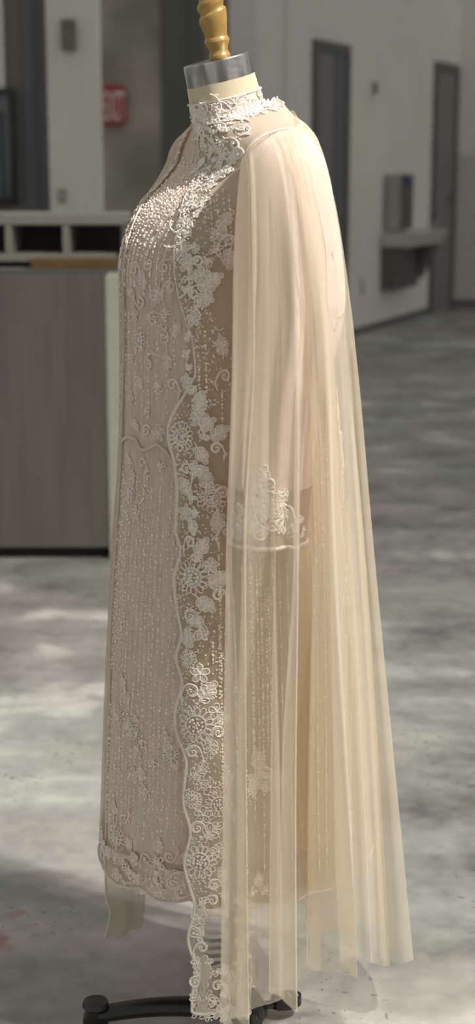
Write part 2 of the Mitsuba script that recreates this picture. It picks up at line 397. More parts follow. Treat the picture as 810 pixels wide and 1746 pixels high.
put('reception_counter__wood_strip', box(at_depth(48, 465, CY + 0.1)[0], at_depth(197, 465, CY + 0.1)[0], CY + 0.15, CY + 0.3, zc + 0.012, zc + 0.045, 0.003), 'm_wood', label='brown wooden strip under the cubbies')
CS = CY + 0.25
zh = [at_depth(100, p, CS)[2] for p in (365, 384, 433, 447)]
xce = at_depth(214, 400, CS)[0]
put('reception_counter__top_board', box(xl_, xce, CS, CS + 0.34, zh[1], zh[0], 0.004), 'm_board')
put('reception_counter__lower_board', box(xl_, at_depth(198, 440, CS)[0], CS, CS + 0.34, zh[3], zh[2], 0.004), 'm_board')
put('reception_counter__cubby_back', box(xl_, xce, CS + 0.325, CS + 0.34, zh[2], zh[1]), 'm_cubby')
put('reception_counter__support', box(xl_, at_depth(195, 440, CS)[0], CS + 0.12, CS + 0.3, zc + 0.012, zh[3]), 'm_black_matte')
for i, p in enumerate((14, 112, 212)):
    xx = at_depth(p, 410, CS)[0]
    put('reception_counter__divider', box(xx - 0.012, xx + 0.012, CS + 0.004, CS + 0.325, zh[2], zh[1], 0.002), 'm_board' if i < 2 else 'm_cubby')
for p in (-84,):
    xx = at_depth(p, 410, CS)[0]
    put('reception_counter__divider', box(xx - 0.012, xx + 0.012, CS + 0.004, CS + 0.325, zh[2], zh[1], 0.002), 'm_board')

# the lamp that lights the gown: a spotlight hung above the near end of the room, out of the picture
LT = np.array([0.05, 2.36, 0.9])
ld = (LT - KEY_POS) / np.linalg.norm(LT - KEY_POS)
disc = trimesh.creation.cylinder(KEY_RADIUS, 0.004, sections=32)
can = lathe([(0.0, -0.30), (0.09, -0.30), (KEY_RADIUS + 0.035, -0.2), (KEY_RADIUS + 0.035, 0.40), (KEY_RADIUS + 0.03, 0.40), (KEY_RADIUS + 0.03, 0.03), (KEY_RADIUS + 0.004, 0.03), (KEY_RADIUS + 0.004, -0.02), (0.0, -0.02)], 32)
ML = frame(ld, [0, 0, 1], KEY_POS)
tag('spotlight', 'black spotlight hanging above the near end of the room, out of the picture', 'spotlight')
put('spotlight__housing', xf(can, ML), 'm_black_matte')
put('spotlight__lens', xf(disc, ML), 'm_white', emitter={'type': 'area', 'radiance': rgb(*KEY_RADIANCE)})
put('spotlight__drop_rod', tube([KEY_POS - ld * 0.2, [KEY_POS[0] + 0.1, KEY_POS[1] - 0.1, 7.0]], 0.012, 8), 'm_black_matte')

# ------------------------------------------------------------------ the gown's body surfaces
XC, YD = -0.02, 2.36
PHI = math.radians(25)
FV = np.array([-math.cos(PHI), -math.sin(PHI), 0.0])
LV = np.array([math.sin(PHI), -math.cos(PHI), 0.0])
#        z      half-width  silhouette  back
BODY = np.array([
    [0.270, 0.185, 0.196, 0.178],
    [0.385, 0.182, 0.190, 0.174],
    [0.530, 0.179, 0.183, 0.170],
    [0.672, 0.176, 0.175, 0.166],
    [0.811, 0.172, 0.166, 0.160],
    [0.901, 0.168, 0.158, 0.155],
    [0.991, 0.163, 0.154, 0.150],
    [1.113, 0.158, 0.152, 0.148],
    [1.190, 0.157, 0.152, 0.150],
    [1.232, 0.160, 0.147, 0.152],
    [1.258, 0.165, 0.138, 0.153],
    [1.300, 0.174, 0.119, 0.142],
    [1.341, 0.182, 0.098, 0.116],
    [1.368, 0.180, 0.088, 0.095],
    [1.388, 0.160, 0.076, 0.078],
    [1.405, 0.112, 0.061, 0.066],
    [1.416, 0.075, 0.054, 0.066],
    [1.425, 0.055, 0.051, 0.055]])
bz = BODY[:, 0]
f_a = PCH(bz, BODY[:, 1])
f_bf = PCH(bz, np.sqrt(np.maximum(BODY[:, 2] ** 2 - (0.423 * BODY[:, 1]) ** 2, 0.0022)) / 0.906)
f_bb = PCH(bz, BODY[:, 3])


def body(alpha, z, off=0.0, flare=0.0):
    """A point of the garment's surface: alpha from the front (0) over the near side (pi/2); off: outward distance; flare widens the back below the waist."""
    alpha, z = np.broadcast_arrays(np.asarray(alpha, float), np.asarray(z, float))
    zz = np.clip(z, bz[0], bz[-1])
    ca, sa = np.cos(alpha), np.sin(alpha)
    low = np.clip((1.1 - z) / 0.85, 0, 1)
    a = f_a(zz) + off + flare * 0.25 * low
    b = np.where(ca > 0, f_bf(zz), f_bb(zz) + flare * low) + off
    fl, ll = b * ca, a * sa
    w = np.clip((z - 1.27) / 0.14, 0, 1)
    w = w * w * (3 - 2 * w)
    p = np.array([XC, YD, 0]) + fl[..., None] * FV + ll[..., None] * LV
    p[..., 2] = z - 0.26 * fl * w
    p[..., 0] += 0.012 * w
    return p


class Surf:
    """A surface over (alpha, z) with a search from the photograph's pixels to its coordinates."""

    def __init__(self, fn, a0, a1, z0, z1):
        self.fn = fn
        self.A, self.Z = np.meshgrid(np.linspace(a0, a1, 500), np.linspace(z0, z1, 600), indexing='ij')
        self.P = fn(self.A, self.Z)
        self.uv = project(self.P)

    def find(self, px, py):
        d = ((self.uv - [px, py]) ** 2).sum(-1)
        i = np.unravel_index(d.argmin(), d.shape)
        return self.A[i], self.Z[i]

    def mapper(self, a0, z0, scale=1.0, rot=0.0, lift=0.0):
        """Maps a motif's own coordinates (metres, y up) onto the surface round (a0, z0)."""
        e = 1e-3
        ra = np.linalg.norm(self.fn(a0 + e, z0) - self.fn(a0 - e, z0)) / (2 * e)
        rz = max(np.linalg.norm(self.fn(a0, z0 + e) - self.fn(a0, z0 - e)) / (2 * e), 1.0)
        c, s = math.cos(rot), math.sin(rot)

        def m(xy, h):
            xy = np.asarray(xy, float) * scale
            u, v = xy[:, 0] * c - xy[:, 1] * s, xy[:, 0] * s + xy[:, 1] * c
            A, Z = a0 + u / ra, z0 + v / rz
            P = self.fn(A, Z)
            n = np.cross(self.fn(A + e, Z) - self.fn(A - e, Z), self.fn(A, Z + e) - self.fn(A, Z - e))
            n /= np.linalg.norm(n, axis=1, keepdims=True) + 1e-12
            return P + n * (np.asarray(h) + lift)[..., None]
        return m


COAT_FLARE = 0.045


def ribbed(alpha, z):
    """The dress with its fine vertical tucks."""
    rib = 0.0013 * np.abs(np.sin(alpha * 44 + 1.5 * np.sin(z * 3))) * np.clip((1.33 - z) / 0.1, 0, 1)
    wav = 0.0035 * np.sin(alpha * 9 + 1.0) * np.clip((0.95 - z) / 0.6, 0, 1)
    return body(alpha, z, rib + wav)


def coat_off(A, Z):
    side = smooth01((np.mod(np.asarray(A) + 0.6, 2 * math.pi) - 0.6 - 0.25) / 0.6)      # close to the dress at the front edges, looser round the side
    side = side * smooth01((2 * math.pi - 0.5 - (np.mod(np.asarray(A) + 0.6, 2 * math.pi) - 0.6)) / 0.6)
    folds = 0.0035 * side * (np.sin(np.asarray(A) * 19 + 2.5) + 0.5 * np.sin(np.asarray(A) * 31)) * smooth01((1.17 - np.asarray(Z)) / 0.15)
    return 0.0045 + folds + (0.004 + 0.010 * np.clip((1.0 - np.asarray(Z)) / 0.7, 0, 1)) * side


def smooth01(t):
    t = np.clip(t, 0, 1)
    return t * t * (3 - 2 * t)


coat_fn = lambda A, Z: body(A, Z, coat_off(A, Z), COAT_FLARE)
S_dress = Surf(lambda A, Z: ribbed(A, Z), math.radians(-24), math.radians(110), 0.27, 1.42)
S_coat = Surf(coat_fn, math.radians(-24), math.radians(165), 0.08, 1.425)

# near front edge of the coat, read off the photograph and turned into the surface's own coordinates
EDGE = [(328, 182), (334, 205), (338, 235), (340, 262), (322, 325), (308, 370), (300, 410), (298, 450), (304, 500), (318, 545), (330, 585), (334, 635), (318, 668), (300, 700), (287, 735), (298, 790), (303, 850), (300, 900), (309, 940), (297, 985),
        (304, 1050), (310, 1080), (300, 1120), (311, 1165), (299, 1215), (299, 1240), (318, 1300), (313, 1360), (325, 1420), (315, 1470), (324, 1510), (333, 1545), (322, 1600), (334, 1650), (328, 1700), (327, 1740)]
ez = np.array([S_coat.find(*p) for p in EDGE])
o = np.argsort(ez[:, 1])
zs_, ix = np.unique(ez[o, 1], return_index=True)
near_edge = PCH(zs_, ez[o][ix, 0])
EDGE_Z0 = zs_[0]
FAR = [(326, 205), (300, 255), (262, 318), (228, 380), (214, 430), (210, 500), (211, 600), (208, 720), (204, 820), (197, 920), (190, 1050), (186, 1200), (181, 1350), (181, 1460)]
fz = np.array([S_coat.find(*p) for p in FAR])
o = np.argsort(fz[:, 1])
zs2, ix = np.unique(fz[o, 1], return_index=True)
far_edge = PCH(zs2, fz[o][ix, 0], extrapolate=False)
far_at = lambda z: np.minimum(np.nan_to_num(far_edge(np.clip(z, zs2[0], zs2[-1]))), near_edge(np.clip(z, zs_[0], zs_[-1])) - 0.05)
near_at = lambda z: near_edge(np.clip(z, zs_[0], zs_[-1]))

# ---- dress
tag('beaded_dress', 'blush sheath dress with vertical bead strings, worn under the open lace coat', 'dress')
zz = np.linspace(0.325, 1.418, 260)
aa = np.linspace(0, 2 * math.pi, 620, endpoint=False)
V = ribbed(aa[None], zz[:, None]).reshape(-1, 3)
put('beaded_dress__skirt_and_bodice', (V, grid_faces(len(zz), len(aa), True)[:, ::-1]), 'm_dress', True)
# scalloped sheer hem
ha = np.linspace(0, 2 * math.pi, 360, endpoint=False)
sc = 0.283 - 0.008 * np.abs(np.sin(ha * 7))
t = np.linspace(0, 1, 12)
Zh = (0.335 * (1 - t)[:, None] + sc[None] * t[:, None])
V = body(np.broadcast_to(ha, Zh.shape), Zh, 0.003 + 0.0035 * np.sin(ha * 9 + 1.0)[None]).reshape(-1, 3)
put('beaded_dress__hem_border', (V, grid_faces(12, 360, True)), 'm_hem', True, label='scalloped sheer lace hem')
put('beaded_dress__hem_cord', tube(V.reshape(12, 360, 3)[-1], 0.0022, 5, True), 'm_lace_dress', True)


# ------------------------------------------------------------------ lace motifs
def loop(r0, r1, w, n=14):
    """An elongated petal outline along +y from r0 to r1, w wide."""
    t = np.linspace(0, 2 * math.pi, n, endpoint=False)
    yy = (r0 + r1) / 2 - (r1 - r0) / 2 * np.cos(t)
    xx = w / 2 * np.sin(t) * (0.65 + 0.35 * (yy - r0) / (r1 - r0))
    return np.stack([xx, yy], 1)


def turn(P, a, d=(0, 0)):
    c, s = math.cos(a), math.sin(a)
    return np.stack([P[:, 0] * c - P[:, 1] * s + d[0], P[:, 0] * s + P[:, 1] * c + d[1]], 1)


def spiral(r, turns=1.4, n=22, flip=1):
    t = np.linspace(0, 1, n)
    a = t * turns * 2 * math.pi
    rr = r * (1 - 0.82 * t)
    return np.stack([flip * rr * np.cos(a), rr * np.sin(a)], 1)


# a motif: (cords [(points, closed, radius)], fills [points], pearls [(x, y, r)])
def big_flower(rg, R=0.026):
    cords, fills, pearls = [], [], []
    n = 15
    for i in range(n):
        a = 2 * math.pi * i / n + rg.uniform(-0.05, 0.05)
        p = turn(loop(R * 0.50, R * rg.uniform(0.93, 1.05), R * 0.33), a)
        cords.append((p, True, 0.00085))
    for i in range(11):
        a = 2 * math.pi * i / 11
        fills.append(turn(loop(R * 0.2, R * 0.55, R * 0.28, 8), a))
    t = np.linspace(0, 2 * math.pi, 26, endpoint=False)
    cords.append((np.stack([np.cos(t), np.sin(t)], 1) * R * 0.52, True, 0.0011))
    for k, rr in ((1, 0.0), (5, 0.15), (9, 0.34)):
        for i in range(k):
            a = 2 * math.pi * i / k + rg.uniform(-0.2, 0.2)
            pearls.append((rr * R * math.cos(a), rr * R * math.sin(a), 0.0021 * rg.uniform(0.8, 1.15)))
    return cords, fills, pearls


def small_flower(rg, R=0.012):
    cords, fills = [], []
    for i in range(5):
        a = 2 * math.pi * i / 5 + rg.uniform(-0.1, 0.1)
        p = turn(loop(R * 0.12, R, R * 0.75, 12), a)
        cords.append((p, True, 0.0009))
        fills.append(p * 0.9)
    return cords, fills, [(0, 0, 0.0017)]


def leaf_shape(L, w, n=11):
    """A plump rounded leaflet along +y from the origin."""
    t = np.linspace(0, math.pi, n)
    yy = L * (1 - np.cos(t)) / 2
    xx = w / 2 * np.sin(t) ** 0.75 * (0.75 + 0.45 * yy / L)
    return np.vstack([np.stack([xx, yy], 1), np.stack([-xx, yy], 1)[::-1][1:-1]])


def leaf(rg, L=0.03):
    """A spray of plump lobes in pairs along a bent stem."""
    cords, fills = [], []
    bend = rg.uniform(-0.5, 0.5)
    stem = lambda t: np.array([bend * L * 0.5 * t * t, L * (t - 0.62)])
    for t, side, s in ((0.16, 1, 0.36), (0.22, -1, 0.38), (0.40, 1, 0.44), (0.46, -1, 0.42), (0.62, 1, 0.36), (0.68, -1, 0.34), (0.72, 0, 0.44)):
        a = -side * rg.uniform(0.75, 1.05) - bend * t
        p = turn(leaf_shape(L * s, L * s * 0.62, 9), a, stem(t))
        cords.append((p, True, 0.00085))
        c = p.mean(0)
        fills.append(c + (p - c) * 0.80)
        cords.append((np.stack([stem(t), c * 0.6 + p[8] * 0.4]), False, 0.0006))
    cords.append((np.array([stem(t) for t in np.linspace(-0.15, 0.75, 9)]), False, 0.0010))
    return cords, fills, []


def scroll(rg, R=0.011):
    s = 1 if rg.random() < 0.5 else -1
    c1 = spiral(R, 1.35, 20, s)
    c2 = c1 * 0.72
    t = np.linspace(0, 1, 10)
    tail = np.stack([s * (R + 0.3 * R * np.sin(t * 3)), -t * R * 1.9], 1)
    return [(c1, False, 0.0014), (c2[:14], False, 0.0009), (tail, False, 0.0012), (turn(loop(0, R * 0.9, R * 0.4, 10), s * -0.9, (s * R, -R * 1.3)), True, 0.0009)], [], [(0, 0, 0.0016)]


def tuft(rg, R=0.010):
    """A knot of tight cord loops."""
    cords = []
    for i in range(4):
        a = rg.uniform(0, 6.28)
        cords.append((turn(loop(0, R * rg.uniform(0.8, 1.2), R * 0.55, 9), a), True, 0.0011))
    cords.append((spiral(R * 0.5, 1.2, 12), False, 0.0011))
    return cords, [], [(rg.uniform(-1, 1) * R * 0.7, rg.uniform(-1, 1) * R * 0.7, 0.0014) for _ in range(4)]


KINDS = {'F': (big_flower, 'lace_flower'), 'f': (small_flower, 'small_lace_flower'), 'l': (leaf, 'lace_leaf'), 's': (scroll, 'lace_scroll'), 't': (tuft, 'lace_knot')}
BASE = {'F': 0.026, 'f': 0.012, 'l': 0.03, 's': 0.011, 't': 0.010}


LACE_TONE = {'m_lace': (0.92, 0.855, 0.775), 'm_lace_dress': (0.86, 0.755, 0.68), 'm_lace_far': (0.36, 0.30, 0.21)}


def motif(owner, kind, surf, a0, z0, size, rot, mat, lift=0.0012, pearl='m_pearl', fill_h=0.0):
    fn, name = KINDS[kind]
    cords, fills, pearls = fn(rng)
    m = surf.mapper(a0, z0, size / BASE[kind], rot, lift)
    parts, tint = [], []
    for P, closed, r in cords:
        parts.append(tube(m(P, np.full(len(P), r * 0.5)), r, 4, closed))
        tint += [1.0] * len(parts[-1][0])
    for P in fills:
        c = P.mean(0)
        Q = m(np.vstack([P, [c]]), np.r_[np.full(len(P), fill_h), fill_h + 0.0005])
        n = len(P)
        i = np.arange(n)
        parts.append((Q, np.stack([i, (i + 1) % n, np.full(n, n)], 1)))
        tint += [0.71] * (n + 1)
    k = put(f'{owner}__{name}', join(parts), 'm_embroidery', True, color=np.array(tint)[:, None] * np.array(LACE_TONE[mat]))
    if pearls:
        pp = np.array(pearls)
        pr = pp[:, 2] * min(1.0, size / BASE[kind])
        put(k + '__pearls' if '__' not in owner else owner + '__pearls', balls(m(pp[:, :2], pr * 0.9 + 0.0006), pr, ICO1), pearl, True, kind='stuff')
    return k


PXM = 1180.0


def motifs(owner, surf, items, mat, lift=0.0012, pearl='m_pearl'):
    for kind, px, py, size, rot in items:
        a0, z0 = surf.find(px, py)
        motif(owner, kind, surf, a0, z0, size / PXM, math.radians(rot), mat, lift, pearl)


# ---- bead strings
def bead_string(owner, surf, alphas, zs, mat, r=0.0013, gap=0.0052, lift=0.0018, jitter=0.0):
    d = np.linalg.norm(np.diff(surf.fn(alphas, zs), axis=0), axis=1)
    s = np.r_[0, np.cumsum(d)]
    n = max(3, int(s[-1] / gap))
    t = np.cumsum(rng.uniform(0.6, 1.5, n))
    t = t / t[-1] * s[-1]
    t = t[rng.random(n) > 0.06]
    A, Z = np.interp(t, s, alphas) + rng.normal(0, jitter, len(t)), np.interp(t, s, zs)
    e = 1e-3
    P = surf.fn(A, Z)
    N = np.cross(surf.fn(A + e, Z) - surf.fn(A - e, Z), surf.fn(A, Z + e) - surf.fn(A, Z - e))
    N /= np.linalg.norm(N, axis=1, keepdims=True)
    rr = r * np.where(np.arange(len(t)) % 3 == 0, 1.15, 0.85) * rng.uniform(0.65, 1.3, len(t))
    V, F = balls(P + N * lift, rr)
    nv = len(ICO.vertices)
    long = np.repeat(np.arange(len(t)) % 3 == 1, nv)   # every third bead is a bugle
    V[long, 2] = np.repeat(P[:, 2], nv)[long] + (V[long, 2] - np.repeat(P[:, 2], nv)[long]) * 1.9
    put(f'{owner}__bead_string', (V, F), mat, True)


def longest(ok):
    """Only the longest unbroken run, so that a string stays one piece."""
    best, run, start = (0, 0), 0, 0
    for i_, v in enumerate(list(ok) + [False]):
        if v:
            start = i_ if run == 0 else start
            run += 1
        else:
            best = max(best, (run, start))
            run = 0
    out = np.zeros(len(ok), bool)
    out[best[1]:best[1] + best[0]] = True
    return out


# strings on the bodice, fanning from the neck, and on the skirt
for i, a in enumerate(np.radians(np.linspace(-17, 62, 19))):
    z1, z0 = 1.38 - 0.02 * rng.random(), 1.16 + 0.03 * rng.random()
    Zs = np.linspace(z0, z1, 40)
    A = a * np.ones(40) + 0.006 * np.sin(Zs * 40)
    ok = longest(A < near_at(Zs) + 0.08)
    if ok.sum() > 8:
        bead_string('beaded_dress', S_dress, A[ok], Zs[ok], 'm_bead', 0.0018, 0.0046, jitter=0.0025)
for i, a in enumerate(np.radians(np.linspace(-21, 56, 27))):
    segs = [(0.35 + 0.03 * rng.random(), 0.93 - 0.1 * rng.random())]
    if rng.random() < 0.45:
        mzz = rng.uniform(0.55, 0.75)
        segs = [(segs[0][0], mzz - 0.02), (mzz + 0.03, segs[0][1])]
    if i % 2 == 0:
        segs.append((1.0 + 0.02 * rng.random(), 1.14))
    for z0, z1 in segs:
        Zs = np.linspace(z0, z1, 60)
        A = a + 0.01 * np.sin(Zs * 9 + i)
        ok = longest(A < near_at(Zs) + 0.02)
        if ok.sum() > 8:
            bead_string('beaded_dress', S_dress, A[ok], Zs[ok], 'm_bead', 0.00155, 0.0058, jitter=0.004)

# tonal lace on the dress
DR = [('s', 232, 460, 13, 20), ('s', 255, 450, 12, 160), ('l', 245, 480, 30, 0), ('s', 280, 455, 12, 80), ('t', 222, 500, 12, 0), ('s', 240, 515, 13, 200), ('l', 270, 505, 34, 170), ('s', 290, 490, 12, 0),
      ('f', 230, 535, 14, 0), ('s', 262, 545, 13, 60), ('t', 285, 535, 12, 0), ('F', 238, 580, 20, 0), ('s', 280, 575, 12, 250), ('l', 300, 560, 26, -30), ('t', 225, 610, 11, 0), ('s', 255, 620, 12, 100), ('l', 285, 615, 26, 20),
      ('l', 240, 655, 26, 180), ('t', 270, 660, 11, 0), ('f', 225, 680, 12, 0), ('s', 295, 655, 11, 0), ('t', 250, 700, 11, 0),
      ('f', 272, 738, 15, 0), ('s', 250, 735, 11, 30), ('l', 232, 725, 26, 60), ('t', 222, 785, 12, 0), ('s', 245, 790, 10, 0), ('l', 228, 815, 28, 180), ('F', 222, 840, 18, 0), ('s', 240, 850, 10, 190), ('f', 232, 875, 12, 0), ('t', 275, 795, 11, 0),
      ('l', 212, 1165, 26, 10), ('f', 215, 1190, 13, 0), ('F', 200, 1218, 19, 0), ('l', 217, 1235, 28, 150), ('t', 232, 1225, 10, 0), ('F', 228, 1252, 18, 0), ('f', 232, 1285, 14, 0), ('s', 245, 1270, 10, 0), ('f', 282, 1262, 16, 0), ('F', 292, 1285, 17, 0), ('t', 300, 1310, 11, 0),
      ('l', 240, 1320, 28, 180), ('f', 228, 1320, 14, 0), ('f', 246, 1350, 13, 0), ('t', 262, 1300, 11, 0),
      ('l', 196, 1375, 26, 10), ('s', 190, 1395, 11, 0), ('s', 212, 1395, 11, 180), ('F', 200, 1428, 25, 0), ('l', 222, 1440, 24, 200), ('t', 185, 1455, 11, 0), ('l', 270, 1440, 30, 5), ('s', 250, 1465, 12, 0), ('s', 290, 1460, 12, 180),
      ('F', 266, 1498, 25, 0), ('t', 240, 1500, 12, 0), ('t', 295, 1500, 12, 0), ('f', 220, 1480, 13, 0), ('s', 310, 1520, 11, 0), ('t', 245, 1520, 11, 0), ('t', 200, 1465, 11, 0)]
motifs('beaded_dress', S_dress, DR, 'm_lace_dress')


for i in range(34):
    motif('beaded_dress', 'tsft'[rng.integers(4)], S_dress, math.radians(rng.uniform(-20, 62)), rng.uniform(0.290, 0.335), rng.uniform(0.008, 0.012), rng.uniform(0, 6.28), 'm_lace_dress', 0.0045)


def cord_path(surf, pts, n):
    q = np.array([surf.find(*p) for p in pts])
    s = np.linspace(0, 1, len(q))
    t = np.linspace(0, 1, n)
    return PCH(s, q[:, 0])(t), PCH(s, q[:, 1])(t)


A, Z = cord_path(S_dress, [(212, 752), (222, 744), (232, 748), (245, 767), (258, 764), (268, 757), (280, 764), (292, 780)], 50)
put('beaded_dress__waist_cord', tube(body(A, Z, 0.004), 0.0024, 6), 'm_lace_dress', True, label='wavy raised cord at the waist')

# ------------------------------------------------------------------ the coat
tag('lace_coat', 'long sheer ivory coat with beaded lace edging and tulle cape, open over the dress', 'coat')
zz = np.linspace(0.283, 1.423, 240)
u = np.linspace(0, 1, 300)
A = near_at(zz)[:, None] * (1 - u) + (2 * math.pi + far_at(zz))[:, None] * u
V = coat_fn(A, np.broadcast_to(zz[:, None], A.shape)).reshape(-1, 3)
nb = int((zz < 1.335).sum())
put('lace_coat__body', (V[:nb * 300], grid_faces(nb, 300)), 'm_coat', True, label='sheer coat body')
put('lace_coat__yoke', (V[(nb - 1) * 300:], grid_faces(len(zz) - nb + 1, 300)), 'm_coat', True, label='shoulder yoke with lit cream tone painted in')
hem = V.reshape(240, 300, 3)[0]
put('lace_coat__hem_cord', tube(hem + [0, 0, 0], 0.0018, 5), 'm_lace_dress', True)

# long lace front bands that fall below the hem; the near one with a ladder of curved slots
nz, na = 330, 44
zz = np.linspace(0.115, 0.60, nz)
w = np.linspace(0, 1, na)
BW = 0.075
sag = 0.006 * np.sin(w * 9)[None] * np.clip((0.3 - zz) / 0.2, 0, 1)[:, None]
A = near_at(np.maximum(zz, EDGE_Z0))[:, None] + w[None] * BW / 0.19
Zb = np.broadcast_to(zz[:, None], A.shape)
Pb = body(A, Zb, coat_off(A, Zb) + 0.0015 + sag, COAT_FLARE)
wc, zcell = np.meshgrid((w[1:] + w[:-1]) / 2, (zz[1:] + zz[:-1]) / 2)
ph = (zcell - 0.03 * (wc - 0.45) ** 2 - 0.195 + 0.012 * wc) / 0.0125
slot = (wc > 0.20) & (wc < 0.66) & (zcell > 0.192) & (zcell < 0.268) & ((ph % 1) < 0.52)
keep = ~slot
put('lace_coat__front_band', (Pb.reshape(-1, 3), grid_faces(nz, na, False, keep)), 'm_band', True, label='floor-length lace front band with curved slots')
put('lace_coat__front_band_hem', tube(Pb[0], 0.0022, 5), 'm_lace', True)
nz2, na2 = 90, 30
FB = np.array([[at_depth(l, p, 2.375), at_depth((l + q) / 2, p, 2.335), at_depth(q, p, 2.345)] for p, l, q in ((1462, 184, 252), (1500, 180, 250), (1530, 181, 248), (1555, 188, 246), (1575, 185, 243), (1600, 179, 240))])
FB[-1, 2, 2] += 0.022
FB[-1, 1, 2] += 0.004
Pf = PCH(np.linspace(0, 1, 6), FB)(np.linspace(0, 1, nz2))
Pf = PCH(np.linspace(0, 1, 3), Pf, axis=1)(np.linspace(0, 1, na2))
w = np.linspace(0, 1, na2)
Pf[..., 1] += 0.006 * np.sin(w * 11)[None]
put('lace_coat__far_front_band', (Pf.reshape(-1, 3), grid_faces(nz2, na2)), 'm_band_shaded', True, label='far front band below the dress hem with shade painted into its colour')
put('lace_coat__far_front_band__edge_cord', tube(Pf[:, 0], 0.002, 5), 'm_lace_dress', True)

# braid along both front edges
zz = np.linspace(0.115, 1.41, 420)
P = coat_fn(near_at(zz), zz)
N = P - body(near_at(zz), zz, 0)
P = P + N / np.linalg.norm(N, axis=1, keepdims=True) * 0.0015
put('lace_coat__edge_braid', tube(P, 0.0012 + 0.0014 * smooth01((1.13 - zz) / 0.15), 6), 'm_lace', True, label='ivory braid along the near front edge')
zz = np.linspace(0.27, 1.40, 320)
P = coat_fn(far_at(zz), zz)
put('lace_coat__edge_braid', tube(P, 0.0018, 6), 'm_lace_dress', True)

# stand collar
CB = np.array([XC + 0.011, YD, 1.403])
AX = np.array([0, 0, 1.0]) + FV * 0.26
AX /= np.linalg.norm(AX)
CU, CW = np.cross(LV, AX), LV       # forward and near-side directions of the tilted neck
CU = -CU if np.dot(CU, FV) < 0 else CU


def collar(alpha, h, r=0.0):
    alpha, h = np.broadcast_arrays(np.asarray(alpha, float), np.asarray(h, float))
    rr = 0.0555 - 0.05 * h + r
    return CB + AX * h[..., None] + (rr * np.cos(alpha))[..., None] * CU + (rr * np.sin(alpha))[..., None] * CW


ca = np.linspace(math.radians(-12), math.radians(348), 120)
hh = np.linspace(-0.012, 0.043, 14)
V = collar(ca[None], hh[:, None]).reshape(-1, 3)
put('lace_coat__collar', (V, grid_faces(14, 120)), 'm_lace_dress', True, label='stand collar covered in beaded lace')
S_collar = Surf(lambda A, H: collar(A, H), math.radians(-12), math.radians(140), -0.012, 0.043)
put('lace_coat__collar__top_cord', tube(collar(ca, 0.043 + 0 * ca, 0.0005), 0.0016, 6), 'm_lace', True)
put('lace_coat__collar__piping', tube(collar(ca, 0.026 + 0 * ca, 0.001), 0.0012, 5), 'm_lace_dress', True)
for i in range(46):
    a, h = math.radians(rng.uniform(-10, 138)), rng.uniform(-0.008, 0.038)
    motif('lace_coat', 'tsf'[rng.integers(3)], S_collar, a, h, rng.uniform(0.007, 0.0105), rng.uniform(0, 6.28), 'm_lace')

# applique along the near front edge
LAPEL = Polygon([(334, 190), (352, 180), (440, 150), (470, 168), (470, 182), (424, 200), (408, 232), (411, 272), (385, 300), (362, 312), (346, 345), (330, 390), (306, 418), (302, 405), (322, 335), (343, 265), (338, 225)])
x0, y0, x1, y1 = LAPEL.bounds
pts = []
while len(pts) < 64:
    p = (rng.uniform(x0, x1), rng.uniform(y0, y1))
    if LAPEL.contains(Point(p)) and all((p[0] - q[0]) ** 2 + (p[1] - q[1]) ** 2 > 110 for q in pts):
        pts.append(p)
motifs('lace_coat', S_coat, [('tsftsl'[rng.integers(6)], *p, rng.uniform(11, 15), rng.uniform(0, 360)) for p in pts], 'm_lace')
AP = [('l', 402, 268, 24, -40), ('l', 385, 288, 24, -60), ('t', 318, 400, 13, 0), ('f', 312, 425, 15, 0), ('t', 330, 420, 12, 0), ('f', 320, 450, 15, 0), ('s', 338, 445, 11, 0), ('t', 325, 475, 12, 0), ('f', 345, 470, 15, 0), ('l', 366, 478, 30, -70), ('f', 352, 495, 15, 0),
      ('s', 332, 500, 11, 90), ('l', 350, 515, 28, -100), ('t', 318, 495, 11, 0), ('t', 335, 525, 11, 0), ('f', 330, 545, 12, 0), ('t', 322, 575, 9, 0), ('t', 320, 605, 9, 0), ('t', 325, 630, 10, 0), ('f', 320, 650, 13, 0), ('t', 332, 665, 11, 0), ('l', 342, 680, 26, -20), ('f', 340, 695, 12, 0),
      ('F', 311, 745, 26, 0), ('f', 340, 712, 16, 0), ('l', 352, 722, 30, -40), ('t', 346, 745, 13, 0), ('l', 375, 738, 36, -60), ('s', 368, 765, 11, 0), ('l', 345, 775, 32, -150), ('s', 318, 800, 12, 0), ('f', 334, 800, 14, 0), ('t', 345, 800, 11, 0),
      ('l', 320, 830, 34, 20), ('t', 330, 850, 11, 0), ('f', 318, 875, 15, 0), ('t', 333, 880, 12, 0), ('l', 330, 900, 26, 200), ('s', 325, 925, 12, 0), ('l', 347, 935, 34, -50), ('t', 335, 955, 11, 0),
      ('F', 328, 985, 31, 0), ('l', 372, 985, 40, -60), ('f', 358, 965, 14, 0), ('s', 372, 1015, 13, 0), ('l', 352, 1030, 36, -130), ('s', 325, 1050, 14, 0), ('l', 335, 1062, 24, -90), ('l', 322, 1087, 36, -10), ('f', 345, 1080, 12, 0),
      ('F', 321, 1124, 16, 0), ('f', 341, 1148, 17, 0), ('s', 327, 1178, 15, 0), ('l', 354, 1180, 42, -40), ('F', 334, 1235, 32, 0), ('f', 370, 1212, 15, 0), ('l', 382, 1225, 24, -60), ('s', 372, 1250, 13, 0), ('l', 357, 1275, 34, 170), ('s', 329, 1283, 14, 0),
      ('l', 340, 1312, 34, -40), ('f', 343, 1335, 14, 0), ('F', 330, 1362, 16, 0), ('f', 347, 1388, 16, 0), ('s', 336, 1412, 14, 0), ('l', 362, 1415, 38, -50), ('F', 341, 1470, 31, 0), ('f', 372, 1450, 15, 0), ('l', 378, 1490, 26, 180), ('s', 365, 1510, 13, 0)]
motifs('lace_coat', S_coat, AP, 'm_lace')
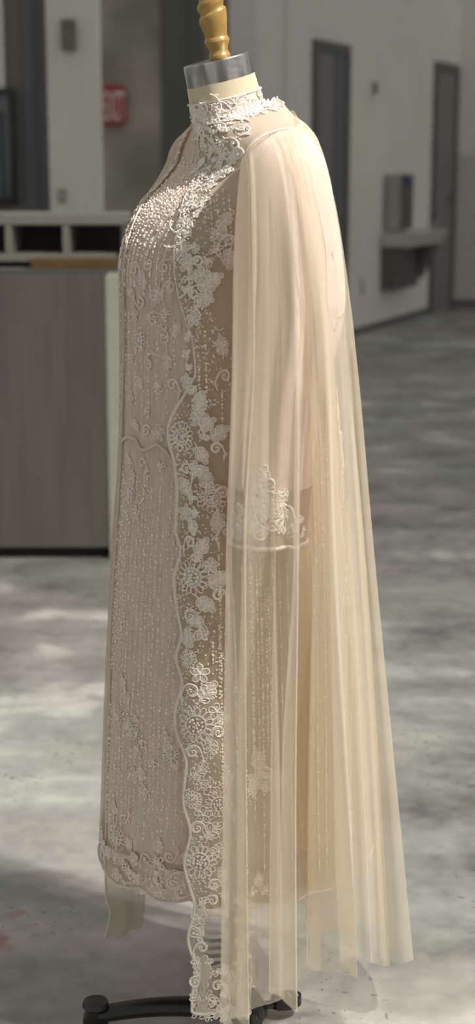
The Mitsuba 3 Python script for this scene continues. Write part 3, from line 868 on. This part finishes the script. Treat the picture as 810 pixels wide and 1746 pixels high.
S_band = Surf(lambda A, Z: body(A, Z, coat_off(A, Z) + 0.002, COAT_FLARE), math.radians(-10), math.radians(100), 0.09, 0.35)
BAND = [('t', 345, 1540, 13, 0), ('s', 362, 1535, 12, 0), ('f', 340, 1565, 14, 0), ('t', 340, 1595, 13, 0), ('s', 345, 1615, 12, 0), ('t', 338, 1585, 12, 0), ('f', 350, 1640, 14, 0), ('l', 352, 1660, 30, 170), ('t', 372, 1655, 12, 0), ('s', 370, 1680, 12, 0), ('F', 345, 1702, 22, 0), ('t', 368, 1705, 13, 0), ('f', 372, 1725, 14, 0),
        ('t', 336, 1728, 12, 0), ('t', 352, 1732, 12, 0), ('l', 392, 1690, 28, 0), ('t', 390, 1720, 13, 0), ('t', 385, 1650, 11, 0), ('f', 395, 1665, 12, 0), ('s', 348, 1678, 11, 0)]
while len(BAND) < 44:
    p = (rng.uniform(332, 420), rng.uniform(1530, 1740))
    if not (343 < p[0] < 400 and 1535 < p[1] < 1642) and all((p[0] - b[1]) ** 2 + (p[1] - b[2]) ** 2 > 150 for b in BAND):
        BAND.append(('tsfl'[rng.integers(4)], *p, 12, rng.uniform(0, 360)))
motifs('lace_coat', S_band, BAND, 'm_lace')

# seed beads scattered through the edging
pa, pz = [], []
for z in rng.uniform(0.30, 1.36, 2300):
    wd = 0.055 + 0.025 * math.sin(z * 31) + 0.01 * math.sin(z * 73)
    pa.append(near_at(z) + rng.random() * wd / 0.17)
    pz.append(z)
pa, pz = np.array(pa), np.array(pz)
P = coat_fn(pa, pz)
N = P - np.array([XC, YD, 0]) * [1, 1, 0] - P * [0, 0, 1]
N /= np.linalg.norm(N, axis=1, keepdims=True)
put('lace_coat__seed_beads', balls(P + N * 0.0018, rng.uniform(0.0008, 0.0019, len(P))), 'm_pearl', True, kind='stuff', label='seed beads scattered through the lace edging')

# lapel and far edge beads
pts = []
while len(pts) < 330:
    p = (rng.uniform(x0, x1), rng.uniform(y0, y1))
    if LAPEL.contains(Point(p)):
        pts.append(p)
q = np.array([S_coat.find(*p) for p in pts])
m_ = coat_fn(q[:, 0], q[:, 1])
n_ = m_ - np.array([XC, YD, 0]) - m_ * [0, 0, 1]
n_ /= np.linalg.norm(n_, axis=1, keepdims=True)
put('lace_coat__lapel_beads', balls(m_ + n_ * 0.0026, rng.uniform(0.0010, 0.0021, len(m_)), ICO1), 'm_pearl', True, kind='stuff', label='white pearls crowded on the lapel')
FE = [('ts'[i % 2], x_, y_, 10, i * 70) for i, (x_, y_) in enumerate(((314, 232), (303, 246), (293, 262), (283, 277), (272, 292), (263, 308), (253, 325), (244, 342), (235, 358), (227, 375), (219, 392), (213, 410), (209, 428), (207, 448)))]
motifs('lace_coat', S_coat, FE, 'm_lace_dress')
zq = rng.uniform(0.95, 1.37, 260)
pa = far_at(zq) - rng.random(260) * 0.12
P = coat_fn(pa, zq)
N = P - np.array([XC, YD, 0]) - P * [0, 0, 1]
N /= np.linalg.norm(N, axis=1, keepdims=True)
put('lace_coat__far_edge_beads', balls(P + N * 0.0015, rng.uniform(0.0008, 0.0016, 260)), 'm_pearl', True, kind='stuff')

# softer sprays and bead strings on the sheer side of the coat
SP = [('l', 385, 375, 34, -30), ('f', 372, 400, 14, 0), ('s', 390, 410, 12, 0), ('t', 368, 425, 12, 0), ('l', 388, 440, 32, 170), ('t', 360, 445, 11, 0), ('l', 380, 590, 30, 0), ('s', 384, 640, 12, 0), ('F', 362, 850, 26, 0), ('l', 352, 815, 34, 0), ('s', 380, 840, 13, 0), ('l', 372, 890, 34, 180), ('s', 385, 905, 12, 0),
      ('f', 358, 1340, 16, 0), ('F', 372, 1370, 24, 0), ('l', 385, 1330, 30, 10), ('l', 440, 1295, 40, 10), ('f', 436, 1325, 18, 0), ('s', 452, 1318, 14, 0), ('l', 428, 1345, 30, 170), ('t', 450, 1345, 12, 0), ('F', 470, 1330, 20, 0), ('l', 440, 1500, 26, 0), ('t', 452, 1520, 12, 0), ('t', 432, 1522, 12, 0), ('s', 470, 1515, 12, 0), ('l', 572, 680, 34, 0), ('s', 584, 700, 13, 0), ('F', 578, 745, 25, 0), ('l', 590, 790, 34, 180), ('f', 570, 800, 14, 0)]
motifs('lace_coat', S_coat, SP, 'm_lace_dress')
for i, (px, pa, pb_) in enumerate(((372, 330, 400), (384, 320, 420), (394, 330, 430), (352, 345, 400), (362, 335, 410), (340, 590, 690), (352, 560, 690), (378, 660, 740), (377, 900, 1350), (388, 940, 1080), (363, 1090, 1130), (374, 1060, 1190),
                                   (428, 925, 1280), (432, 940, 1400), (440, 960, 1290), (448, 940, 1480), (455, 1000, 1270), (462, 1000, 1500), (470, 950, 1500), (482, 960, 1480), (495, 960, 1480), (418, 960, 1500), (405, 1000, 1500), (552, 640, 1480), (566, 660, 1500), (578, 680, 1500), (588, 760, 1490), (597, 850, 1480), (540, 800, 1480))):
    A, Z = cord_path(S_coat, [(px + (pa - pb_) * 0.012, pa), (px, (pa + pb_) / 2), (px - (pa - pb_) * 0.006, pb_)], 60)
    bead_string('lace_coat', S_coat, A, Z, 'm_bead_coat', 0.0017, 0.0055)

# ---- sleeve: a wide tube of lined tulle ending in a lace cuff
#          py   left  right  depth  half-depth
SL = np.array([[222, 462, 500, 2.185, 0.010],
               [232, 438, 524, 2.185, 0.028],
               [250, 421, 541, 2.182, 0.040],
               [280, 411, 556, 2.178, 0.050],
               [340, 405, 569, 2.172, 0.056],
               [420, 401, 582, 2.168, 0.058],
               [510, 399, 589, 2.165, 0.058],
               [580, 398, 578, 2.162, 0.056],
               [650, 397, 557, 2.160, 0.054],
               [740, 395, 541, 2.158, 0.052],
               [830, 393, 531, 2.156, 0.050],
               [925, 392, 522, 2.155, 0.050]], float)
lv = [(at_depth(l, p, d), at_depth(r, p, d)) for p, l, r, d, _ in SL]
sz = np.array([q[0][2] for q in lv])[::-1]
g = lambda v: PCH(sz, np.array(v)[::-1])
s_l, s_r, s_y, s_h = g([q[0][0] for q in lv]), g([q[1][0] for q in lv]), g(SL[:, 3]), g(SL[:, 4])


def sleeve(phi, z, off=0.0):
    """phi: 0 at the right, pi/2 towards the camera, pi at the left."""
    phi, z = np.broadcast_arrays(np.asarray(phi, float), np.asarray(z, float))
    zc = np.clip(z, sz[0], sz[-1])
    hw, cx = (s_r(zc) - s_l(zc)) / 2, (s_r(zc) + s_l(zc)) / 2
    k = np.clip((1.36 - z) / 0.25, 0, 1)
    fold = k * (0.0050 * np.sin(phi * 7 + 3 * z) + 0.0035 * np.sin(phi * 12 + 1.0 - 4 * z))
    d = s_h(zc) + off + fold
    return np.stack([cx + (hw + off) * np.cos(phi), s_y(zc) - d * np.sin(phi), z], -1)


S_sleeve = Surf(lambda A, Z: sleeve(-A, Z), -math.pi, 0.0, sz[0], sz[-1])   # A = -phi keeps the motif normal outwards
z_cuff = at_depth(460, 838, 2.11)[2]
zz = np.r_[np.linspace(z_cuff, 1.36, 120), np.linspace(1.363, sz[-1], 24)]
ph = np.linspace(0, 2 * math.pi, 180, endpoint=False)
V = sleeve(ph[None], zz[:, None]).reshape(-1, 3)
top = V[-180:].mean(0)
F = grid_faces(len(zz), 180, True)
i = np.arange(180)
F = np.vstack([F, np.stack([len(V) - 180 + i, len(V) - 180 + (i + 1) % 180, np.full(180, len(V))], 1)])
put('lace_coat__sleeve', (np.vstack([V, [top]]), F), 'm_sleeve', True, label='wide blush sleeve ending in a lace cuff')
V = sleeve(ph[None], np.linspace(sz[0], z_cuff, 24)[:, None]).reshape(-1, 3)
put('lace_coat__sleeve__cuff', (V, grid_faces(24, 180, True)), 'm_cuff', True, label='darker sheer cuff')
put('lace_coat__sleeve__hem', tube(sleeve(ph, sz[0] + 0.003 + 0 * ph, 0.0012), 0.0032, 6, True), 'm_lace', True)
put('lace_coat__sleeve__shoulder_seam', tube(PCH([0, 1, 2, 3, 4], np.array([at_depth(*q) for q in ((409, 285, 2.150), (424, 252, 2.140), (452, 230, 2.150), (484, 220, 2.175), (522, 232, 2.20))]))(np.linspace(0, 4, 40)), 0.0015, 6), 'm_lace_dress', True)
CUFF = [('F', 437, 883, 25, 0), ('l', 446, 812, 34, 0), ('s', 430, 825, 13, 0), ('s', 462, 825, 12, 90), ('t', 447, 840, 12, 0), ('l', 425, 850, 30, 40), ('l', 468, 850, 30, -40), ('s', 478, 875, 13, 0), ('t', 412, 870, 12, 0), ('f', 408, 895, 14, 0), ('s', 465, 895, 12, 180), ('t', 478, 900, 11, 0), ('t', 452, 905, 11, 0), ('t', 420, 905, 11, 0), ('f', 485, 845, 11, 0), ('t', 455, 862, 12, 0),
        ('t', 402, 850, 11, 0), ('s', 400, 880, 11, 0), ('f', 500, 895, 12, 0), ('t', 512, 885, 10, 0), ('t', 398, 905, 10, 0)]
TRI = Polygon([(447, 800), (398, 912), (518, 912)])
while len(CUFF) < 44:
    p = (rng.uniform(396, 520), rng.uniform(800, 914))
    if TRI.contains(Point(p)) and all((p[0] - b[1]) ** 2 + (p[1] - b[2]) ** 2 > 80 for b in CUFF):
        CUFF.append(('tsf'[rng.integers(3)], *p, 11, rng.uniform(0, 360)))
for kind, px, py, size, rot in CUFF:
    a0, z0 = S_sleeve.find(px, py)
    motif('lace_coat__sleeve', kind, S_sleeve, a0, z0, size / PXM, math.radians(rot), 'm_lace')

# ---- cape: one length of tulle gathered into the shoulder seam, falling in deep folds; each row is a line of the cloth from seam to hem
#  columns: (pixel row, pixel column, depth) read at seven heights
ROWS = [232, 300, 450, 600, 930, 1300, 1720]
CAPE = [  # free front edge, then fold by fold round to the back
    [(268, 418, 2.130), (300, 424, 2.112), (450, 425, 2.100), (600, 425, 2.098), (930, 394, 2.098), (1300, 412, 2.110), (1738, 421, 2.125)],
    [(270, 413, 2.140), (300, 409, 2.120), (450, 399, 2.104), (600, 397, 2.098), (930, 388, 2.090), (1300, 381, 2.095), (1746, 376, 2.105)],
    [(258, 424, 2.125), (300, 428, 2.104), (450, 432, 2.088), (600, 434, 2.082), (930, 419, 2.072), (1300, 420, 2.070), (1746, 425, 2.078)],
    [(250, 430, 2.125), (300, 436, 2.112), (450, 440, 2.098), (600, 432, 2.096), (930, 416, 2.085), (1300, 406, 2.110), (1738, 404, 2.120)],
    [(244, 438, 2.125), (300, 452, 2.108), (450, 462, 2.095), (600, 468, 2.092), (930, 468, 2.096), (1300, 476, 2.120), (1700, 486, 2.150)],
    [(238, 446, 2.125), (300, 462, 2.106), (450, 472, 2.090), (600, 476, 2.086), (930, 470, 2.088), (1300, 463, 2.105), (1690, 459, 2.125)],
    [(232, 458, 2.130), (300, 480, 2.104), (450, 500, 2.084), (600, 508, 2.078), (930, 509, 2.070), (1300, 505, 2.068), (1728, 507, 2.078)],
    [(229, 466, 2.135), (300, 488, 2.112), (450, 502, 2.096), (600, 504, 2.094), (930, 502, 2.088), (1300, 482, 2.125), (1690, 476, 2.160)],
    [(226, 474, 2.140), (300, 496, 2.112), (450, 514, 2.100), (600, 522, 2.104), (930, 534, 2.200), (1300, 542, 2.260), (1655, 546, 2.290)],
    [(224, 482, 2.145), (300, 504, 2.112), (450, 524, 2.094), (600, 534, 2.098), (930, 539, 2.125), (1300, 531, 2.160), (1655, 524, 2.195)],
    [(222, 492, 2.150), (300, 518, 2.118), (450, 544, 2.100), (600, 560, 2.098), (930, 572, 2.085), (1300, 592, 2.085), (1664, 610, 2.095)],
    [(221, 498, 2.158), (300, 526, 2.128), (450, 550, 2.118), (600, 562, 2.120), (930, 566, 2.135), (1300, 574, 2.170), (1640, 582, 2.200)],
    [(219, 506, 2.170), (300, 542, 2.145), (450, 572, 2.135), (600, 582, 2.140), (930, 600, 2.180), (1300, 618, 2.220), (1640, 634, 2.255)],
    [(216, 512, 2.185), (300, 552, 2.165), (450, 582, 2.160), (600, 592, 2.165), (930, 621, 2.200), (1300, 645, 2.240), (1646, 664, 2.265)],
    [(212, 512, 2.205), (300, 555, 2.195), (450, 585, 2.195), (600, 594, 2.205), (930, 612, 2.240), (1300, 634, 2.285), (1640, 648, 2.310)],
    [(200, 506, 2.260), (300, 560, 2.250), (450, 589, 2.240), (600, 607, 2.240), (930, 637, 2.260), (1300, 673, 2.290), (1638, 706, 2.320)],
    [(188, 500, 2.340), (300, 555, 2.350), (450, 585, 2.350), (600, 598, 2.360), (930, 620, 2.400), (1300, 640, 2.440), (1612, 652, 2.470)],
    [(192, 488, 2.390), (300, 540, 2.440), (450, 555, 2.460), (600, 560, 2.480), (930, 570, 2.510), (1300, 575, 2.540), (1600, 575, 2.560)],
    [(194, 468, 2.410), (300, 490, 2.500), (450, 490, 2.530), (600, 490, 2.550), (930, 480, 2.570), (1300, 470, 2.590), (1592, 465, 2.600)],
    [(198, 440, 2.420), (300, 430, 2.520), (450, 420, 2.550), (600, 410, 2.560), (930, 395, 2.570), (1300, 385, 2.580), (1585, 375, 2.590)],
]
CP = np.array([[at_depth(c, r, d) for r, c, d in row] for row in CAPE])           # fold, height, xyz
tt = np.array([0, 0.06, 0.165, 0.27, 0.49, 0.73, 1.0])
tl = np.r_[np.linspace(0, 0.1, 16)[:-1], np.linspace(0.1, 1, 120)]
CL = PCH(tt, CP, axis=1)(tl)                                                    # fold, line, xyz
k = np.arange(len(CAPE))
un = np.linspace(0, len(CAPE) - 1, (len(CAPE) - 1) * 18 + 1)
from scipy.interpolate import CubicSpline, Akima1DInterpolator
CG = Akima1DInterpolator(k, CL, axis=0)(un)                                    # u, line, xyz
wob = (0.0045 * np.sin(un * 5.1) + 0.003 * np.sin(un * 9.3 + 1))[:, None] * np.clip(tl * 1.3 - 0.1, 0, 1)[None]
CG[..., 1] += wob
hemw = 0.004 * np.sin(un * 2.3 + 0.5)
CG[..., 2] += hemw[:, None] * (tl ** 6)[None]
UL = CG[18 * 8:18 * 14 + 1, :-6] + [-0.002, 0.012, 0.004]
put('lace_coat__cape__under_layer', (UL.reshape(-1, 3), grid_faces(*UL.shape[:2])), 'm_tulle', True)
rows = []
for q in range(len(CG)):
    rows.append(CG[q])
    if q % 18 == 0 and q // 18 in (1, 2, 5, 6, 9, 10, 12, 13, 15):      # extra layers added along each fold to shape its bright edge line
        rows += [CG[q - 1] + [0, 0.0004, 0], CG[q] + [0, 0.0008, 0], CG[q - 1] + [0, 0.0012, 0], CG[q] + [0, 0.0016, 0]]
CG = np.array(rows)
nu, nl = CG.shape[:2]
put('lace_coat__cape', (CG.reshape(-1, 3), grid_faces(nu, nl)), 'm_tulle', True, label='sheer ivory tulle cape falling in long folds')
put('lace_coat__cape__rolled_edge', tube(CG[0], 0.0007, 4), 'm_tulle', True)

# ------------------------------------------------------------------ dress form
tag('dress_form', 'dress form with gold finial, metal neck cap and black base wearing the gown', 'dress form')
zz = np.linspace(0.62, 1.405, 60)
aa = np.linspace(0, 2 * math.pi, 80, endpoint=False)
V = body(aa[None], zz[:, None], -0.012 - 0.02 * np.clip((1.1 - zz) / 0.3, 0, 1)[:, None]).reshape(-1, 3)
F = grid_faces(60, 80, True)[:, ::-1]
i = np.arange(80)
F = np.vstack([F, np.stack([i, (i + 1) % 80, np.full(80, len(V))], 1)])
put('dress_form__torso', (np.vstack([V, [[XC, YD, 0.62]]]), F), 'm_linen', True)
NECK = [(0.0, -0.03), (0.0565, -0.03), (0.0545, 0.0), (0.0525, 0.03), (0.0500, 0.066), (0.0, 0.066)]
MN = frame(AX, LV, CB)
put('dress_form__neck', xf(lathe(NECK, 64), MN), 'm_linen', 40, label='cream linen neck')
put('dress_form__neck_seam', tube(collar(np.linspace(0, 6.28, 60), 0.062 + 0 * np.linspace(0, 1, 60), -0.0030), 0.0005, 5), 'm_linen', True)
CAP = [(0.0, 0.066), (0.0488, 0.066), (0.0492, 0.068), (0.0482, 0.094), (0.0472, 0.0962), (0.0452, 0.0965), (0.0, 0.0945)]
put('dress_form__neck_cap', xf(lathe(CAP, 72), MN), 'm_chrome', 35, label='polished metal neck cap')
FIN = [(0.0, 0.094), (0.0165, 0.094), (0.0185, 0.0975), (0.0185, 0.1015), (0.0165, 0.105), (0.0158, 0.108), (0.0172, 0.112), (0.0200, 0.117), (0.0215, 0.121), (0.0205, 0.1245), (0.0188, 0.127), (0.0195, 0.133), (0.0222, 0.143), (0.0243, 0.153), (0.0246, 0.158), (0.0232, 0.1605),
       (0.0205, 0.1625), (0.0212, 0.166), (0.0238, 0.171), (0.0242, 0.176), (0.0222, 0.179), (0.019, 0.182), (0.0185, 0.186), (0.021, 0.195), (0.023, 0.206), (0.0215, 0.218), (0.015, 0.226), (0.0, 0.23)]
fp = np.array(FIN)
hh = np.linspace(0, len(fp) - 1, 140)
FA = frame(AX * 0.5 + np.array([0, 0, 0.5]), LV, CB + AX * 0.0)
fin_o = CB + AX * 0.0945 + np.array([0.006, 0, 0])
prof = np.stack([np.interp(hh, np.arange(len(fp)), fp[:, 0]) * 0.84, np.interp(hh, np.arange(len(fp)), fp[:, 1]) - 0.0945], 1)
fl = lathe(prof, 48)
fl.vertices[:, 2] += 0.30 * (0.42 * fl.vertices[:, 0] + 0.91 * fl.vertices[:, 1]) * smooth01((fl.vertices[:, 2] - 0.035) / 0.03)
put('dress_form__finial', xf(fl, frame(AX * 0.75 + np.array([0, 0, 0.25]), LV, fin_o)), 'm_gold', 30, label='gold turned wooden finial')

# base: pole, hub, three arched legs on casters, pedal
BX, BY = 0.006, 2.305
put('dress_form__pole', tube([[XC, YD, 0.64], [BX - 0.01, BY - 0.01, 0.3], [BX, BY, 0.03]], 0.014, 16), 'm_black', True)
hub = lathe([(0.0, 0.015), (0.038, 0.015), (0.042, 0.022), (0.040, 0.035), (0.030, 0.052), (0.020, 0.062), (0.0, 0.066)], 40)
put('dress_form__hub', xf(hub, frame([0, 0, 1], [1, 0, 0], [BX, BY, 0])), 'm_black', 40)
for ang, ln in ((184, 0.228), (92, 0.25), (282, 0.25)):
    d = np.array([math.cos(math.radians(ang)), math.sin(math.radians(ang)), 0])
    n = np.array([-d[1], d[0], 0])
    s = np.linspace(0.02, ln, 22)
    hgt = 0.026 + 0.012 * np.sin(np.clip(s / ln, 0, 1) * math.pi * 0.95)
    w_, h_ = np.interp(s, [0, ln * 0.5, ln], [0.022, 0.019, 0.015]), np.interp(s, [0, ln], [0.016, 0.013])
    a = np.linspace(0, 2 * math.pi, 14, endpoint=False)
    V = np.array([[BX, BY, 0] + d * s[i] + np.array([0, 0, hgt[i]]) + n * w_[i] * math.cos(t) + np.array([0, 0, h_[i] * math.sin(t)]) for i in range(22) for t in a])
    F = grid_faces(22, 14, True)
    k_ = np.arange(1, 13)
    F = np.vstack([F, np.stack([k_ * 0, k_ + 1, k_], 1), np.stack([k_ * 0, k_, k_ + 1], 1) + 21 * 14])
    lk = put('dress_form__leg', (V, F), 'm_black', 50)
    e = np.array([BX, BY, 0]) + d * (ln + 0.004)
    wheel = lathe([(0.0, -0.010), (0.017, -0.010), (0.0205, -0.006), (0.0205, 0.006), (0.017, 0.010), (0.0, 0.010)], 28)
    put(lk + '__caster', xf(wheel, frame(n, [0, 0, 1], e + [0, 0, 0.0205])), 'm_black', 40)
    put(lk + '__caster_hood', xf(lathe([(0.0, 0.041), (0.019, 0.041), (0.0215, 0.044), (0.0195, 0.052), (0.0, 0.055)], 24), frame([0, 0, 1], d, e)), 'm_black', 40)
pd = np.array([0.93, 0.36, 0])
pn = np.array([-0.36, 0.93, 0])
P0 = np.array([BX, BY, 0.03])
ring = np.linspace(0, 2 * math.pi, 24, endpoint=False)
V = [P0 + pd * (0.078 + 0.026 * math.cos(t)) + pn * 0.018 * math.sin(t) + np.array([0, 0, zq]) for zq in (-0.010, 0.006) for t in ring]
pk = put('dress_form__pedal', trimesh.convex.convex_hull(np.array(V)), 'm_black', 30, label='black foot pedal with pale treads')
for q in (-0.012, 0.0, 0.012):
    c0 = P0 + pd * (0.084 + q) + np.array([0, 0, 0.0068])
    put(pk + '__tread', tube([c0 - pn * 0.008, c0 + pn * 0.008], 0.0012, 5), 'm_white')
put('dress_form__pedal_arm', tube([P0 + pd * 0.01, P0 + pd * 0.075 - [0, 0, 0.006]], 0.007, 8), 'm_black', True)
